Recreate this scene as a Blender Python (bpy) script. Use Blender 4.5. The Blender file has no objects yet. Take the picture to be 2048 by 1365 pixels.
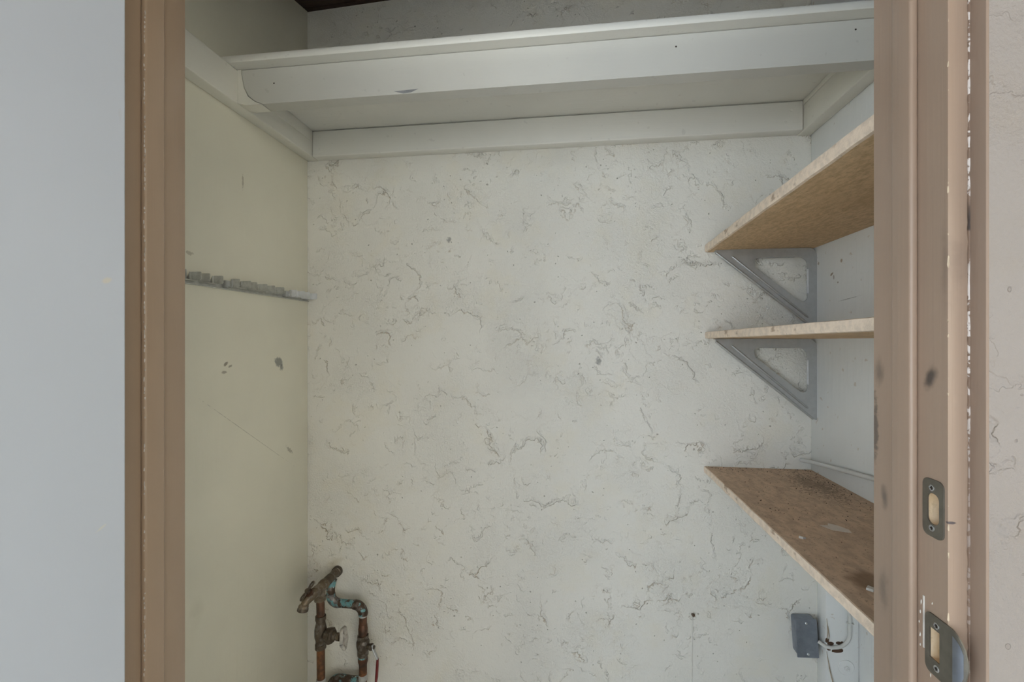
import bpy, bmesh, math, random
from mathutils import Vector, Matrix
PI = math.pi
R = math.radians
random.seed(7)
SC = bpy.context.scene
COL = SC.collection

# ------------------------------------------------------------------ camera, sky, sun, exposure
# room axes: X right along the back wall, Y into the closet, Z up; the lens stands at the origin
cam_d = bpy.data.cameras.new('camera')
cam = bpy.data.objects.new('camera', cam_d)
COL.objects.link(cam)
cam_d.sensor_width = 36.0
cam_d.sensor_fit = 'HORIZONTAL'
cam_d.lens = 36.0 * 910.0 / 2048.0
cam_d.clip_start = 0.02
cam.location = (0, 0, 0)
cam.rotation_euler = (R(90), 0, R(7.3))
SC.camera = cam

world = bpy.data.worlds.new('world')
SC.world = world
world.use_nodes = True
bg = world.node_tree.nodes['Background']
bg.inputs['Color'].default_value = (0.74, 0.87, 1.0, 1)
bg.inputs['Strength'].default_value = 4.3

sun_d = bpy.data.lights.new('sun', 'SUN')
sun_d.energy = 10.5
sun_d.angle = R(1.0)
sun_d.color = (1.0, 0.96, 0.90)
sun = bpy.data.objects.new('sun', sun_d)
COL.objects.link(sun)
sun.location = (2, 6, 6)
sun.rotation_euler = Vector((0.95, -1.0, -0.95)).to_track_quat('-Z', 'Y').to_euler()

SC.view_settings.view_transform = 'Standard'
SC.view_settings.look = 'None'
SC.view_settings.gamma = 1.0
SC.view_settings.use_curve_mapping = False
SC.view_settings.exposure = 0.37

# ------------------------------------------------------------------ materials
class NT:
    def __init__(self, name, rough=0.6, metal=0.0, spec=0.5):
        self.m = bpy.data.materials.new(name)
        self.m.use_nodes = True
        self.t = self.m.node_tree
        self.b = self.t.nodes['Principled BSDF']
        self.b.inputs['Roughness'].default_value = rough
        self.b.inputs['Metallic'].default_value = metal
        self.b.inputs['Specular IOR Level'].default_value = spec
        self.p = self.n('ShaderNodeTexCoord').outputs['Object']

    def n(self, typ, **kw):
        nd = self.t.nodes.new(typ)
        for k, v in kw.items():
            setattr(nd, k, v)
        return nd

    def l(self, a, b):
        self.t.links.new(a, b)

    def put(self, sock, v):
        if isinstance(v, bpy.types.NodeSocket):
            self.l(v, sock)
        else:
            sock.default_value = v

    def math(self, op, a, b=0.0, c=None, clamp=False):
        nd = self.n('ShaderNodeMath', operation=op, use_clamp=clamp)
        self.put(nd.inputs[0], a)
        self.put(nd.inputs[1], b)
        if c is not None:
            self.put(nd.inputs[2], c)
        return nd.outputs[0]

    def vmath(self, op, a, b):
        nd = self.n('ShaderNodeVectorMath', operation=op)
        self.put(nd.inputs[0], a)
        self.put(nd.inputs[1], b)
        return nd.outputs[0]

    def scale(self, v, s):
        return self.vmath('MULTIPLY', v, s if isinstance(s, tuple) else (s, s, s))

    def noise(self, scale, detail=2.0, rough=0.5, vec=None, dist=0.0, color=False):
        nd = self.n('ShaderNodeTexNoise')
        self.l(vec if vec is not None else self.p, nd.inputs['Vector'])
        nd.inputs['Scale'].default_value = scale
        nd.inputs['Detail'].default_value = detail
        nd.inputs['Roughness'].default_value = rough
        nd.inputs['Distortion'].default_value = dist
        return nd.outputs['Color' if color else 'Fac']

    def step(self, v, lo, hi, a=0.0, b=1.0):
        nd = self.n('ShaderNodeMapRange', interpolation_type='SMOOTHSTEP')
        self.put(nd.inputs['Value'], v)
        nd.inputs['From Min'].default_value = lo
        nd.inputs['From Max'].default_value = hi
        nd.inputs['To Min'].default_value = a
        nd.inputs['To Max'].default_value = b
        return nd.outputs['Result']

    def mix(self, f, a, b, blend='MIX'):
        nd = self.n('ShaderNodeMix', data_type='RGBA', blend_type=blend)
        self.put(nd.inputs[0], f)
        for s, v in ((nd.inputs[6], a), (nd.inputs[7], b)):
            if isinstance(v, tuple) and len(v) == 3:
                v = v + (1,)
            self.put(s, v)
        return nd.outputs[2]

    def mark(self, col, c, r, rot=(0, 0, 0), color=(0.05, 0.05, 0.05), strength=0.7, nscale=60, namt=0.9, soft=0.5):
        mp = self.n('ShaderNodeMapping', vector_type='TEXTURE')
        self.l(self.p, mp.inputs['Vector'])
        mp.inputs['Location'].default_value = c
        mp.inputs['Rotation'].default_value = rot
        mp.inputs['Scale'].default_value = r
        ln = self.n('ShaderNodeVectorMath', operation='LENGTH')
        self.l(mp.outputs[0], ln.inputs[0])
        d = self.math('MULTIPLY_ADD', self.noise(nscale, 3), namt, ln.outputs['Value'])
        f = self.step(d, 1.0 + namt * 0.5 - soft, 1.0 + namt * 0.5, strength, 0.0)
        return self.mix(f, col, color)

    def col(self, v):
        if isinstance(v, tuple) and len(v) == 3:
            v = v + (1,)
        self.put(self.b.inputs['Base Color'], v)

    def bump(self, h, dist, strength=1.0):
        nd = self.n('ShaderNodeBump')
        nd.inputs['Strength'].default_value = strength
        nd.inputs['Distance'].default_value = dist
        self.l(h, nd.inputs['Height'])
        self.l(nd.outputs[0], self.b.inputs['Normal'])


def srgb(r, g, b):
    f = lambda c: (c / 255 / 12.92) if c <= 10 else ((c / 255 + 0.055) / 1.055) ** 2.4
    return (f(r), f(g), f(b))


def stucco(name, base, dirt, amount=1.0, marks=(), flat=1.0, dense=0.0):
    """trowelled plaster: flat patches whose torn rims stand proud and collect dirt, with shade painted along their lower edges, over a fine gritty skin"""
    k = NT(name, rough=0.6, spec=0.3)
    w1 = k.scale(k.vmath('SUBTRACT', k.noise(24, 3, 0.62, color=True), (0.5, 0.5, 0.5)), 0.05)
    w2 = k.scale(k.vmath('SUBTRACT', k.noise(120, 2, 0.6, color=True), (0.5, 0.5, 0.5)), 0.013)
    pv = k.vmath('ADD', k.vmath('ADD', k.p, w1), w2)
    h = None
    line = None
    for sc, off, th, wd, lo, hi, amp in ((6.0, 0.0, 0.5, 0.010, 0.44, 0.54, 1.0), (10.0, 3.7, 0.55, 0.014, 0.45, 0.55, 0.85),
                                         (10.0, 6.2, 0.44, 0.014, 0.48, 0.58, 0.75), (19.0, 8.1, 0.57, 0.022, 0.46, 0.58, 0.6)):
        v = k.vmath('ADD', pv, (off, off * 1.7, off * 0.6))
        n = k.noise(sc, 1.0, 0.5, vec=v)
        up = k.noise(sc, 1.0, 0.5, vec=k.vmath('ADD', v, (0.003, 0.0, 0.010)))
        face = k.step(k.math('SUBTRACT', up, n), -0.012, 0.02, 0.22, 1.0)      # lower rim edges kept strongest, painting the shade below them into the dirt
        m = k.step(k.noise(sc * 0.6, 2, 0.5, vec=k.vmath('ADD', k.p, (off + 5, 2, off))), lo - dense, hi - dense)
        m2 = k.step(k.noise(sc * 2.6, 2, 0.5, vec=k.vmath('ADD', k.p, (off + 9, 4, off))), 0.43, 0.53)
        m = k.math('MULTIPLY', k.math('MULTIPLY', m, m2), face)
        d = k.math('ABSOLUTE', k.math('SUBTRACT', n, th))
        rim = k.math('MULTIPLY', k.step(k.math('SUBTRACT', n, th), 0.0, wd, 0.0, 1.0), k.step(k.math('SUBTRACT', n, th), wd, wd * 4.5, 1.0, 0.0))
        s = k.math('MULTIPLY', k.math('MULTIPLY', rim, m), amp)
        h = s if h is None else k.math('ADD', h, s)
        ln = k.math('MULTIPLY', k.math('MULTIPLY', k.step(d, 0.0, wd * 0.5, 1.0, 0.0), m), amp)
        line = ln if line is None else k.math('MAXIMUM', line, ln)
    rough_mask = k.step(k.noise(5.0, 2, 0.5, vec=k.vmath('ADD', k.p, (3.3, 1, 7))), 0.42, 0.66)
    grit = k.noise(170, 3, 0.65)
    h = k.math('MULTIPLY_ADD', k.math('MULTIPLY', k.math('MULTIPLY_ADD', rough_mask, 0.8, 0.4), grit), 0.95, h)
    h = k.math('MULTIPLY_ADD', k.noise(42, 3, 0.55), 0.7, h)
    pits = k.step(k.noise(95, 1, 0.4, vec=k.vmath('ADD', k.p, (9, 5, 2))), 0.745, 0.785)
    h = k.math('MULTIPLY_ADD', pits, -0.8 * min(1.0, amount), h)
    dm = k.step(k.noise(4.0, 2, 0.5, vec=k.vmath('ADD', k.p, (1, 8, 3))), 0.38, 0.62, 0.3, 1.0)
    sx = k.n('ShaderNodeSeparateXYZ')
    k.l(k.p, sx.inputs[0])
    low = k.step(sx.outputs[2], -0.75, 0.15, 1.25, 0.85)       # more dirt has gathered low on the wall
    dl = k.math('MULTIPLY', k.math('MULTIPLY', k.math('MULTIPLY', line, dm), low), 0.70 * amount)
    tone = k.mix(k.step(k.noise(2.6, 3, 0.6), 0.3, 0.7), base, tuple(c * 0.955 for c in base))
    tone = k.mix(k.math('MULTIPLY', k.step(k.noise(9, 3, 0.6, vec=k.vmath('ADD', k.p, (2, 2, 9))), 0.5, 0.7), 0.3), tone, (base[0] * 0.97, base[1] * 0.93, base[2] * 0.83))
    c = k.mix(dl, tone, dirt)
    c = k.mix(k.math('MULTIPLY', pits, 0.45 * min(1.0, amount)), c, tuple(x * 0.4 for x in dirt))
    for mk in marks:
        c = k.mark(c, **mk)
    k.col(c)
    k.bump(h, 0.0030 * flat, 1.0)
    return k.m


def paint(name, base, rough=0.5, brush=(90, 90, 6), bump=0.0006, vary=0.06, marks=(), specks=0.0, speck_col=(0.2, 0.13, 0.06), spec=0.4):
    k = NT(name, rough=rough, spec=spec)
    tone = k.mix(k.step(k.noise(3.0, 3, 0.6), 0.3, 0.7), base, tuple(c * (1 - vary) for c in base))
    if specks:
        f = k.math('MULTIPLY', k.step(k.noise(48, 2, 0.5), 0.68, 0.74), specks)
        tone = k.mix(f, tone, speck_col)
    for mk in marks:
        tone = k.mark(tone, **mk)
    k.col(tone)
    g = k.noise(1.0, 3, 0.6, vec=k.scale(k.p, brush))
    h = k.math('MULTIPLY_ADD', k.noise(22, 3, 0.55), 1.0, g)
    k.bump(h, bump, 1.0)
    return k.m


def plain(name, base, rough=0.5, metal=0.0, nscale=40, vary=0.25, bump=0.0003, spec=0.5):
    k = NT(name, rough=rough, metal=metal, spec=spec)
    k.col(k.mix(k.step(k.noise(nscale, 4, 0.6), 0.3, 0.7), base, tuple(c * (1 - vary) for c in base)))
    if bump:
        k.bump(k.noise(nscale * 3, 2, 0.5), bump)
    return k.m


def metal_galv(name, base, rough=0.38, mott=0.85, metal=0.75):
    k = NT(name, rough=rough, metal=metal)
    f = k.step(k.noise(70, 3, 0.6), 0.35, 0.65)
    c = k.mix(f, base, tuple(x * mott for x in base))
    k.col(c)
    k.put(k.b.inputs['Roughness'], k.step(k.noise(30, 3, 0.6), 0.3, 0.7, rough - 0.06, rough + 0.12))
    k.bump(k.noise(220, 2, 0.5), 0.0001)
    return k.m


def copper(name, base, verdigris=0.0, tarnish=0.5, vscale=45, pale=0.0):
    k = NT(name, rough=0.5, metal=0.55)
    f = k.step(k.noise(38, 4, 0.6), 0.35, 0.65)
    c = k.mix(k.math('MULTIPLY', f, tarnish), base, (0.055, 0.04, 0.03))
    if pale:
        c = k.mix(k.math('MULTIPLY', k.step(k.noise(60, 3, 0.6, vec=k.vmath('ADD', k.p, (4, 4, 4))), 0.52, 0.62), pale), c, (0.36, 0.33, 0.30))
    if verdigris:
        v = k.step(k.noise(vscale, 4, 0.6, vec=k.vmath('ADD', k.p, (7, 2, 1))), 0.58 - 0.16 * verdigris, 0.66 - 0.16 * verdigris)
        c = k.mix(v, c, (0.15, 0.33, 0.34))
        v2 = k.step(k.noise(vscale * 2.2, 3, 0.6), 0.60, 0.66)
        c = k.mix(k.math('MULTIPLY', k.math('MULTIPLY', v2, v), 0.9), c, (0.62, 0.64, 0.6))
        k.put(k.b.inputs['Metallic'], k.math('SUBTRACT', 0.55, k.math('MULTIPLY', v, 0.5)))
    k.col(c)
    k.bump(k.noise(160, 3, 0.6), 0.0006)
    return k.m


def board_face(name, base, dark, grain=(8, 2.2, 8), speck=0.5, marks=()):
    k = NT(name, rough=0.68, spec=0.3)
    g = k.noise(30.0, 4, 0.65, vec=k.scale(k.p, grain))
    f = k.step(g, 0.36, 0.66)
    c = k.mix(f, base, dark)
    f2 = k.step(k.noise(5, 3, 0.6), 0.35, 0.7, 0.0, 0.45)
    c = k.mix(f2, c, dark)
    s = k.math('MULTIPLY', k.step(k.noise(240, 2, 0.5), 0.62, 0.7), speck)
    c = k.mix(s, c, tuple(x * 0.35 for x in dark))
    for mk in marks:
        c = k.mark(c, **mk)
    k.col(c)
    k.bump(k.noise(260, 2, 0.6), 0.0004)
    return k.m


def raw_edge(name, base):
    k = NT(name, rough=0.72, spec=0.25)
    c = k.mix(k.step(k.noise(60, 3, 0.6), 0.4, 0.66, 0, 0.55), base, tuple(x * 0.72 for x in base))
    c = k.mix(k.step(k.noise(28, 3, 0.6, vec=k.scale(k.p, (1, 0.6, 1))), 0.63, 0.72, 0, 0.7), c, (0.33, 0.21, 0.12))
    c = k.mix(k.step(k.noise(22, 4, 0.6, vec=k.vmath('ADD', k.p, (3, 9, 1))), 0.66, 0.72, 0, 0.75), c, (0.12, 0.11, 0.105))
    k.col(c)
    k.bump(k.noise(120, 3, 0.6), 0.0012)
    return k.m


CREAM = (0.83, 0.80, 0.725)
DIRT_SHADE = (0.33, 0.22, 0.10)
M = {}
M['stucco'] = stucco('stucco_paint', CREAM, DIRT_SHADE, dense=0.02, marks=(
    dict(c=(0.085, 1.4, -0.06), r=(0.011, 1, 0.016), color=(0.12, 0.12, 0.12), strength=0.6, nscale=140, namt=1.6, soft=0.7),
    dict(c=(-0.38, 1.4, 0.32), r=(0.009, 1, 0.012), color=(0.1, 0.1, 0.1), strength=0.6, nscale=140, namt=1.5, soft=0.7),
    dict(c=(-0.765, 1.4, -0.725), r=(0.045, 1, 0.018), rot=(0, R(-25), 0), color=(0.45, 0.36, 0.2), strength=0.35, nscale=50, namt=1.2, soft=0.9),  # brown patch painting a shadow onto the plaster above the pipe
))
M['left_paint'] = paint('left_wall_paint', (0.85, 0.81, 0.67), 0.45, brush=(60, 60, 5), bump=0.0006, specks=0.0, marks=(
    dict(c=(-0.856, 1.13, -0.255), r=(1, 0.25, 0.0008), rot=(R(-35), 0, 0), color=(0.25, 0.22, 0.15), strength=0.5, nscale=130, namt=1.6, soft=0.5),
    dict(c=(-0.856, 1.30, -0.335), r=(1, 0.022, 0.006), rot=(R(-40), 0, 0), color=(0.2, 0.17, 0.11), strength=0.5, nscale=130, namt=2.0, soft=0.4),
    dict(c=(-0.856, 1.10, 0.42), r=(1, 0.004, 0.02), color=(0.25, 0.2, 0.12), strength=0.5, nscale=130, namt=1.6, soft=0.4),
    dict(c=(-0.856, 0.93, 0.20), r=(1, 0.012, 0.006), color=(0.25, 0.2, 0.12), strength=0.45, nscale=130, namt=1.6, soft=0.4),
    dict(c=(-0.856, 0.95, -0.62), r=(1, 0.03, 0.05), color=(0.4, 0.36, 0.25), strength=0.15, nscale=30, namt=1.2, soft=0.9),
    dict(c=(-0.856, 1.248, -0.062), r=(1, 0.022, 0.017), rot=(R(-20), 0, 0), color=(0.15, 0.16, 0.15), strength=0.75, nscale=120, namt=1.0, soft=0.5),
    dict(c=(-0.856, 1.262, -0.078), r=(1, 0.012, 0.012), color=(0.12, 0.13, 0.12), strength=0.7, nscale=140, namt=1.2, soft=0.6),
    dict(c=(-0.856, 1.04, -0.058), r=(1, 0.010, 0.005), rot=(R(35), 0, 0), color=(0.17, 0.13, 0.09), strength=0.75, nscale=150, namt=0.9, soft=0.5),
    dict(c=(-0.856, 1.055, -0.064), r=(1, 0.009, 0.004), rot=(R(20), 0, 0), color=(0.17, 0.13, 0.09), strength=0.6, nscale=150, namt=0.9, soft=0.5),
    dict(c=(-0.856, 1.035, -0.078), r=(1, 0.010, 0.005), color=(0.2, 0.15, 0.10), strength=0.6, nscale=150, namt=0.9, soft=0.5),
))
M['right_paint'] = paint('right_wall_paint', (0.86, 0.86, 0.83), 0.42, brush=(70, 70, 5), bump=0.0007, specks=0.35, speck_col=(0.42, 0.26, 0.11), marks=(
    dict(c=(0.683, 1.296, 0.176), r=(1, 0.010, 0.004), rot=(R(-25), 0, 0), color=(0.22, 0.12, 0.04), strength=0.8, nscale=140, namt=0.7, soft=0.5),
    dict(c=(0.683, 1.286, 0.167), r=(1, 0.003, 0.008), color=(0.2, 0.13, 0.07), strength=0.7, nscale=140, namt=0.7, soft=0.5),
    dict(c=(0.683, 1.252, 0.204), r=(1, 0.006, 0.006), color=(0.3, 0.17, 0.06), strength=0.7, nscale=140, namt=0.9, soft=0.5),
    dict(c=(0.683, 1.268, 0.151), r=(1, 0.004, 0.003), color=(0.2, 0.14, 0.08), strength=0.7, nscale=140, namt=0.7, soft=0.5),
    dict(c=(0.683, 1.360, 0.215), r=(1, 0.006, 0.005), color=(0.3, 0.19, 0.08), strength=0.6, nscale=140, namt=0.9, soft=0.5),
    dict(c=(0.683, 1.22, 0.105), r=(1, 0.05, 0.0012), rot=(R(-4), 0, 0), color=(0.25, 0.22, 0.2), strength=0.6, nscale=140, namt=1.2, soft=0.5)))
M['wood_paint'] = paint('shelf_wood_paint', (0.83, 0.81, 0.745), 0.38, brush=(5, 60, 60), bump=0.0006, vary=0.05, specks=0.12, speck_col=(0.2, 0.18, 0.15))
M['wood_paint_side'] = paint('cleat_wood_paint', (0.82, 0.795, 0.71), 0.4, brush=(60, 5, 60), bump=0.0006, vary=0.05, specks=0.12, speck_col=(0.2, 0.18, 0.15))
M['beam_paint_dimmed'] = paint('beam_wood_paint_dimmed', (0.64, 0.625, 0.575), 0.38, brush=(5, 60, 60), bump=0.0006, vary=0.05, specks=0.12, speck_col=(0.2, 0.18, 0.15))  # shelf paint darkened in colour to offset the strong light on the beam
M['stain'] = plain('grey_scuff', (0.30, 0.30, 0.31), 0.7, bump=0)
BROWN = (0.375, 0.27, 0.20)
M['jamb_right'] = paint('jamb_brown_paint', BROWN, 0.30, brush=(140, 140, 3), bump=0.00035, vary=0.12, marks=(
    dict(c=(0.350, 0.4945, -0.036), r=(1, 0.009, 0.016), rot=(R(25), 0, 0), color=(0.05, 0.042, 0.04), strength=0.85, nscale=90, namt=0.8, soft=0.8),
    dict(c=(0.350, 0.568, -0.035), r=(1, 0.010, 0.02), color=(0.09, 0.07, 0.06), strength=0.6, nscale=90, namt=1.0, soft=0.9),
    dict(c=(0.350, 0.560, -0.175), r=(1, 0.008, 0.018), color=(0.08, 0.068, 0.06), strength=0.7, nscale=90, namt=0.8, soft=0.9),
    dict(c=(0.350, 0.575, -0.10), r=(1, 0.006, 0.05), color=(0.06, 0.05, 0.045), strength=0.7, nscale=160, namt=1.6, soft=0.7),
    dict(c=(0.350, 0.562, -0.28), r=(1, 0.010, 0.03), color=(0.09, 0.075, 0.065), strength=0.5, nscale=90, namt=1.0, soft=0.9),
    dict(c=(0.350, 0.477, 0.07), r=(1, 0.006, 0.05), color=(0.16, 0.115, 0.09), strength=0.35, nscale=90, namt=1.0, soft=0.9),
    dict(c=(0.352, 0.473, -0.170), r=(0.006, 0.004, 0.0016), color=(0.04, 0.035, 0.05), strength=0.8, nscale=160, namt=0.6, soft=0.4),
))
M['jamb_left'] = paint('jamb_left_brown_paint', (0.40, 0.293, 0.208), 0.30, brush=(140, 140, 3), bump=0.0003, vary=0.08)
M['return_paint'] = paint('return_brown_paint', (0.31, 0.225, 0.17), 0.6, brush=(40, 40, 12), bump=0.0012, vary=0.1)
M['chip'] = plain('bare_paint_chip', (0.62, 0.50, 0.36), 0.8, nscale=80, bump=0)
M['chip_white'] = plain('white_paint_chip', (0.66, 0.61, 0.57), 0.7, nscale=80, bump=0)
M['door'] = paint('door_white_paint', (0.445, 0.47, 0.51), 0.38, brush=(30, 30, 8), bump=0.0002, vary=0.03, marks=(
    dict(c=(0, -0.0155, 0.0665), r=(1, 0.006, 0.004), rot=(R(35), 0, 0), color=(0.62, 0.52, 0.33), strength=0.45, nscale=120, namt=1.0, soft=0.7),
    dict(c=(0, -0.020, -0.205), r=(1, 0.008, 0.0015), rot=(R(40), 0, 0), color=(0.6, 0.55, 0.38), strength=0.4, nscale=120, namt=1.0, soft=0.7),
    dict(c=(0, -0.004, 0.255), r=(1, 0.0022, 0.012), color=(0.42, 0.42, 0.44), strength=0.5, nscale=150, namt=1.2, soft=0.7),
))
M['ext_stucco'] = stucco('exterior_stucco', (0.31, 0.27, 0.24), (0.25, 0.16, 0.10), amount=0.35, flat=0.9)
M['concrete'] = plain('concrete_ground', (0.64, 0.62, 0.58), 0.85, nscale=6, vary=0.15, bump=0.001)
M['bounce_grey'] = plain('bounce_wall_grey', (0.33, 0.355, 0.38), 0.9, nscale=3, vary=0.05, bump=0)
M['bounce_wall_warm'] = plain('bounce_wall_warm', (0.78, 0.72, 0.60), 0.9, nscale=3, vary=0.05, bump=0)
M['floor_bounce'] = plain('pale_floor_bounce', (0.68, 0.66, 0.61), 0.85, nscale=6, vary=0.12, bump=0.0005)
M['ceiling'] = board_face('ceiling_dark_wood', (0.075, 0.04, 0.028), (0.04, 0.022, 0.016), grain=(1, 8, 8), speck=0.2)
M['mdf_under'] = board_face('hardboard_brown', (0.72, 0.515, 0.31), (0.53, 0.37, 0.21), grain=(4, 1.6, 4), speck=0.35)
M['mdf_top'] = board_face('dusty_hardboard', (0.66, 0.475, 0.33), (0.48, 0.345, 0.24), grain=(2, 1, 2), speck=0.5, marks=(
    dict(c=(0.62, 1.25, -0.36), r=(0.05, 0.12, 1), color=(0.05, 0.036, 0.026), strength=0.5, nscale=190, namt=4.2, soft=0.6),
    dict(c=(0.455, 0.755, -0.36), r=(0.045, 0.045, 1), color=(0.19, 0.11, 0.06), strength=0.75, nscale=24, namt=0.9, soft=0.6),
))
M['edge'] = raw_edge('raw_board_edge', (0.90, 0.75, 0.60))
M['galv'] = metal_galv('galvanised_steel', (0.50, 0.51, 0.51), 0.42, 0.93)
M['galv_bright'] = metal_galv('bright_steel', (0.80, 0.81, 0.82), 0.3, 0.9, 0.2)
M['galv_hook'] = metal_galv('zinc_hook', (0.60, 0.60, 0.56), 0.4, 0.8, 0.35)
M['strike'] = metal_galv('dull_strike_steel', (0.21, 0.195, 0.165), 0.45)
M['box_steel'] = metal_galv('electrical_box_steel', (0.285, 0.315, 0.37), 0.34, 0.88)
M['screw'] = metal_galv('screw_steel', (0.55, 0.56, 0.56), 0.3)
M['raw_wood'] = board_face('mortise_raw_wood', (0.80, 0.67, 0.50), (0.62, 0.42, 0.21), grain=(1, 1, 0.5), speck=0.15)
M['brass'] = copper('aged_brass', (0.21, 0.16, 0.105), tarnish=0.5, pale=0.35)
M['bronze'] = copper('dark_bronze', (0.125, 0.098, 0.07), tarnish=0.6, pale=0.3)
M['copper'] = copper('tarnished_copper', (0.17, 0.082, 0.048), tarnish=0.8)
M['copper_bright'] = copper('clean_copper', (0.27, 0.115, 0.052), tarnish=0.75)
M['patina'] = copper('verdigris_copper', (0.115, 0.075, 0.05), verdigris=0.8, tarnish=0.6, pale=0.5)
M['crust'] = copper('grey_mineral_crust', (0.20, 0.18, 0.17), verdigris=0.1, tarnish=0.7, pale=0.9, vscale=80)
M['patina_dark'] = copper('patchy_verdigris_copper', (0.10, 0.065, 0.045), verdigris=0.25, tarnish=0.6, pale=0.3)
M['tape'] = plain('white_thread_tape', (0.50, 0.49, 0.46), 0.8, nscale=60)
M['red_grip'] = plain('red_vinyl_grip', (0.17, 0.012, 0.014), 0.35, nscale=30)
M['wheel'] = plain('worn_white_handwheel', (0.60, 0.56, 0.50), 0.5, nscale=55, vary=0.35)
M['black'] = plain('black_rubber', (0.012, 0.012, 0.013), 0.55)
M['cable'] = plain('painted_cable', (0.68, 0.67, 0.63), 0.45, nscale=20, vary=0.08)
M['hole'] = plain('broken_wood', (0.085, 0.045, 0.025), 0.9, nscale=120)
M['splinter'] = plain('splintered_lath', (0.48, 0.38, 0.27), 0.8, nscale=80)
M['flake'] = plain('white_flake', (0.72, 0.68, 0.62), 0.6, nscale=50)
M['clear_tape'] = plain('dull_tape', (0.72, 0.62, 0.52), 0.35, nscale=50, vary=0.12)
M['crumb'] = plain('dirt_crumb', (0.04, 0.028, 0.02), 0.9)
M['nail'] = plain('rusty_nail', (0.15, 0.10, 0.065), 0.6, metal=0.4)
M['caulk'] = None


def caulk_mat():
    k = NT('cracked_caulk', rough=0.6)
    n = k.noise(9, 2, 0.5, vec=k.scale(k.p, (1, 1, 1.0)))
    n2 = k.noise(120, 3, 0.6)
    sx = k.n('ShaderNodeSeparateXYZ')
    k.l(k.p, sx.inputs[0])
    upper = k.step(sx.outputs[2], -0.16, 0.0, 0.25, 1.0)
    f = k.math('MULTIPLY', k.math('MULTIPLY', k.step(n, 0.42, 0.52), k.step(n2, 0.47, 0.54)), upper)
    c = k.mix(f, (0.20, 0.13, 0.09), (0.64, 0.58, 0.54))
    d = k.math('MULTIPLY', k.step(n, 0.40, 0.46, 1.0, 0.0), k.step(k.noise(50, 2, 0.5), 0.44, 0.52))
    c = k.mix(d, c, (0.05, 0.033, 0.025))
    k.col(c)
    k.bump(n2, 0.001)
    return k.m


M['caulk'] = caulk_mat()

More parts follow.
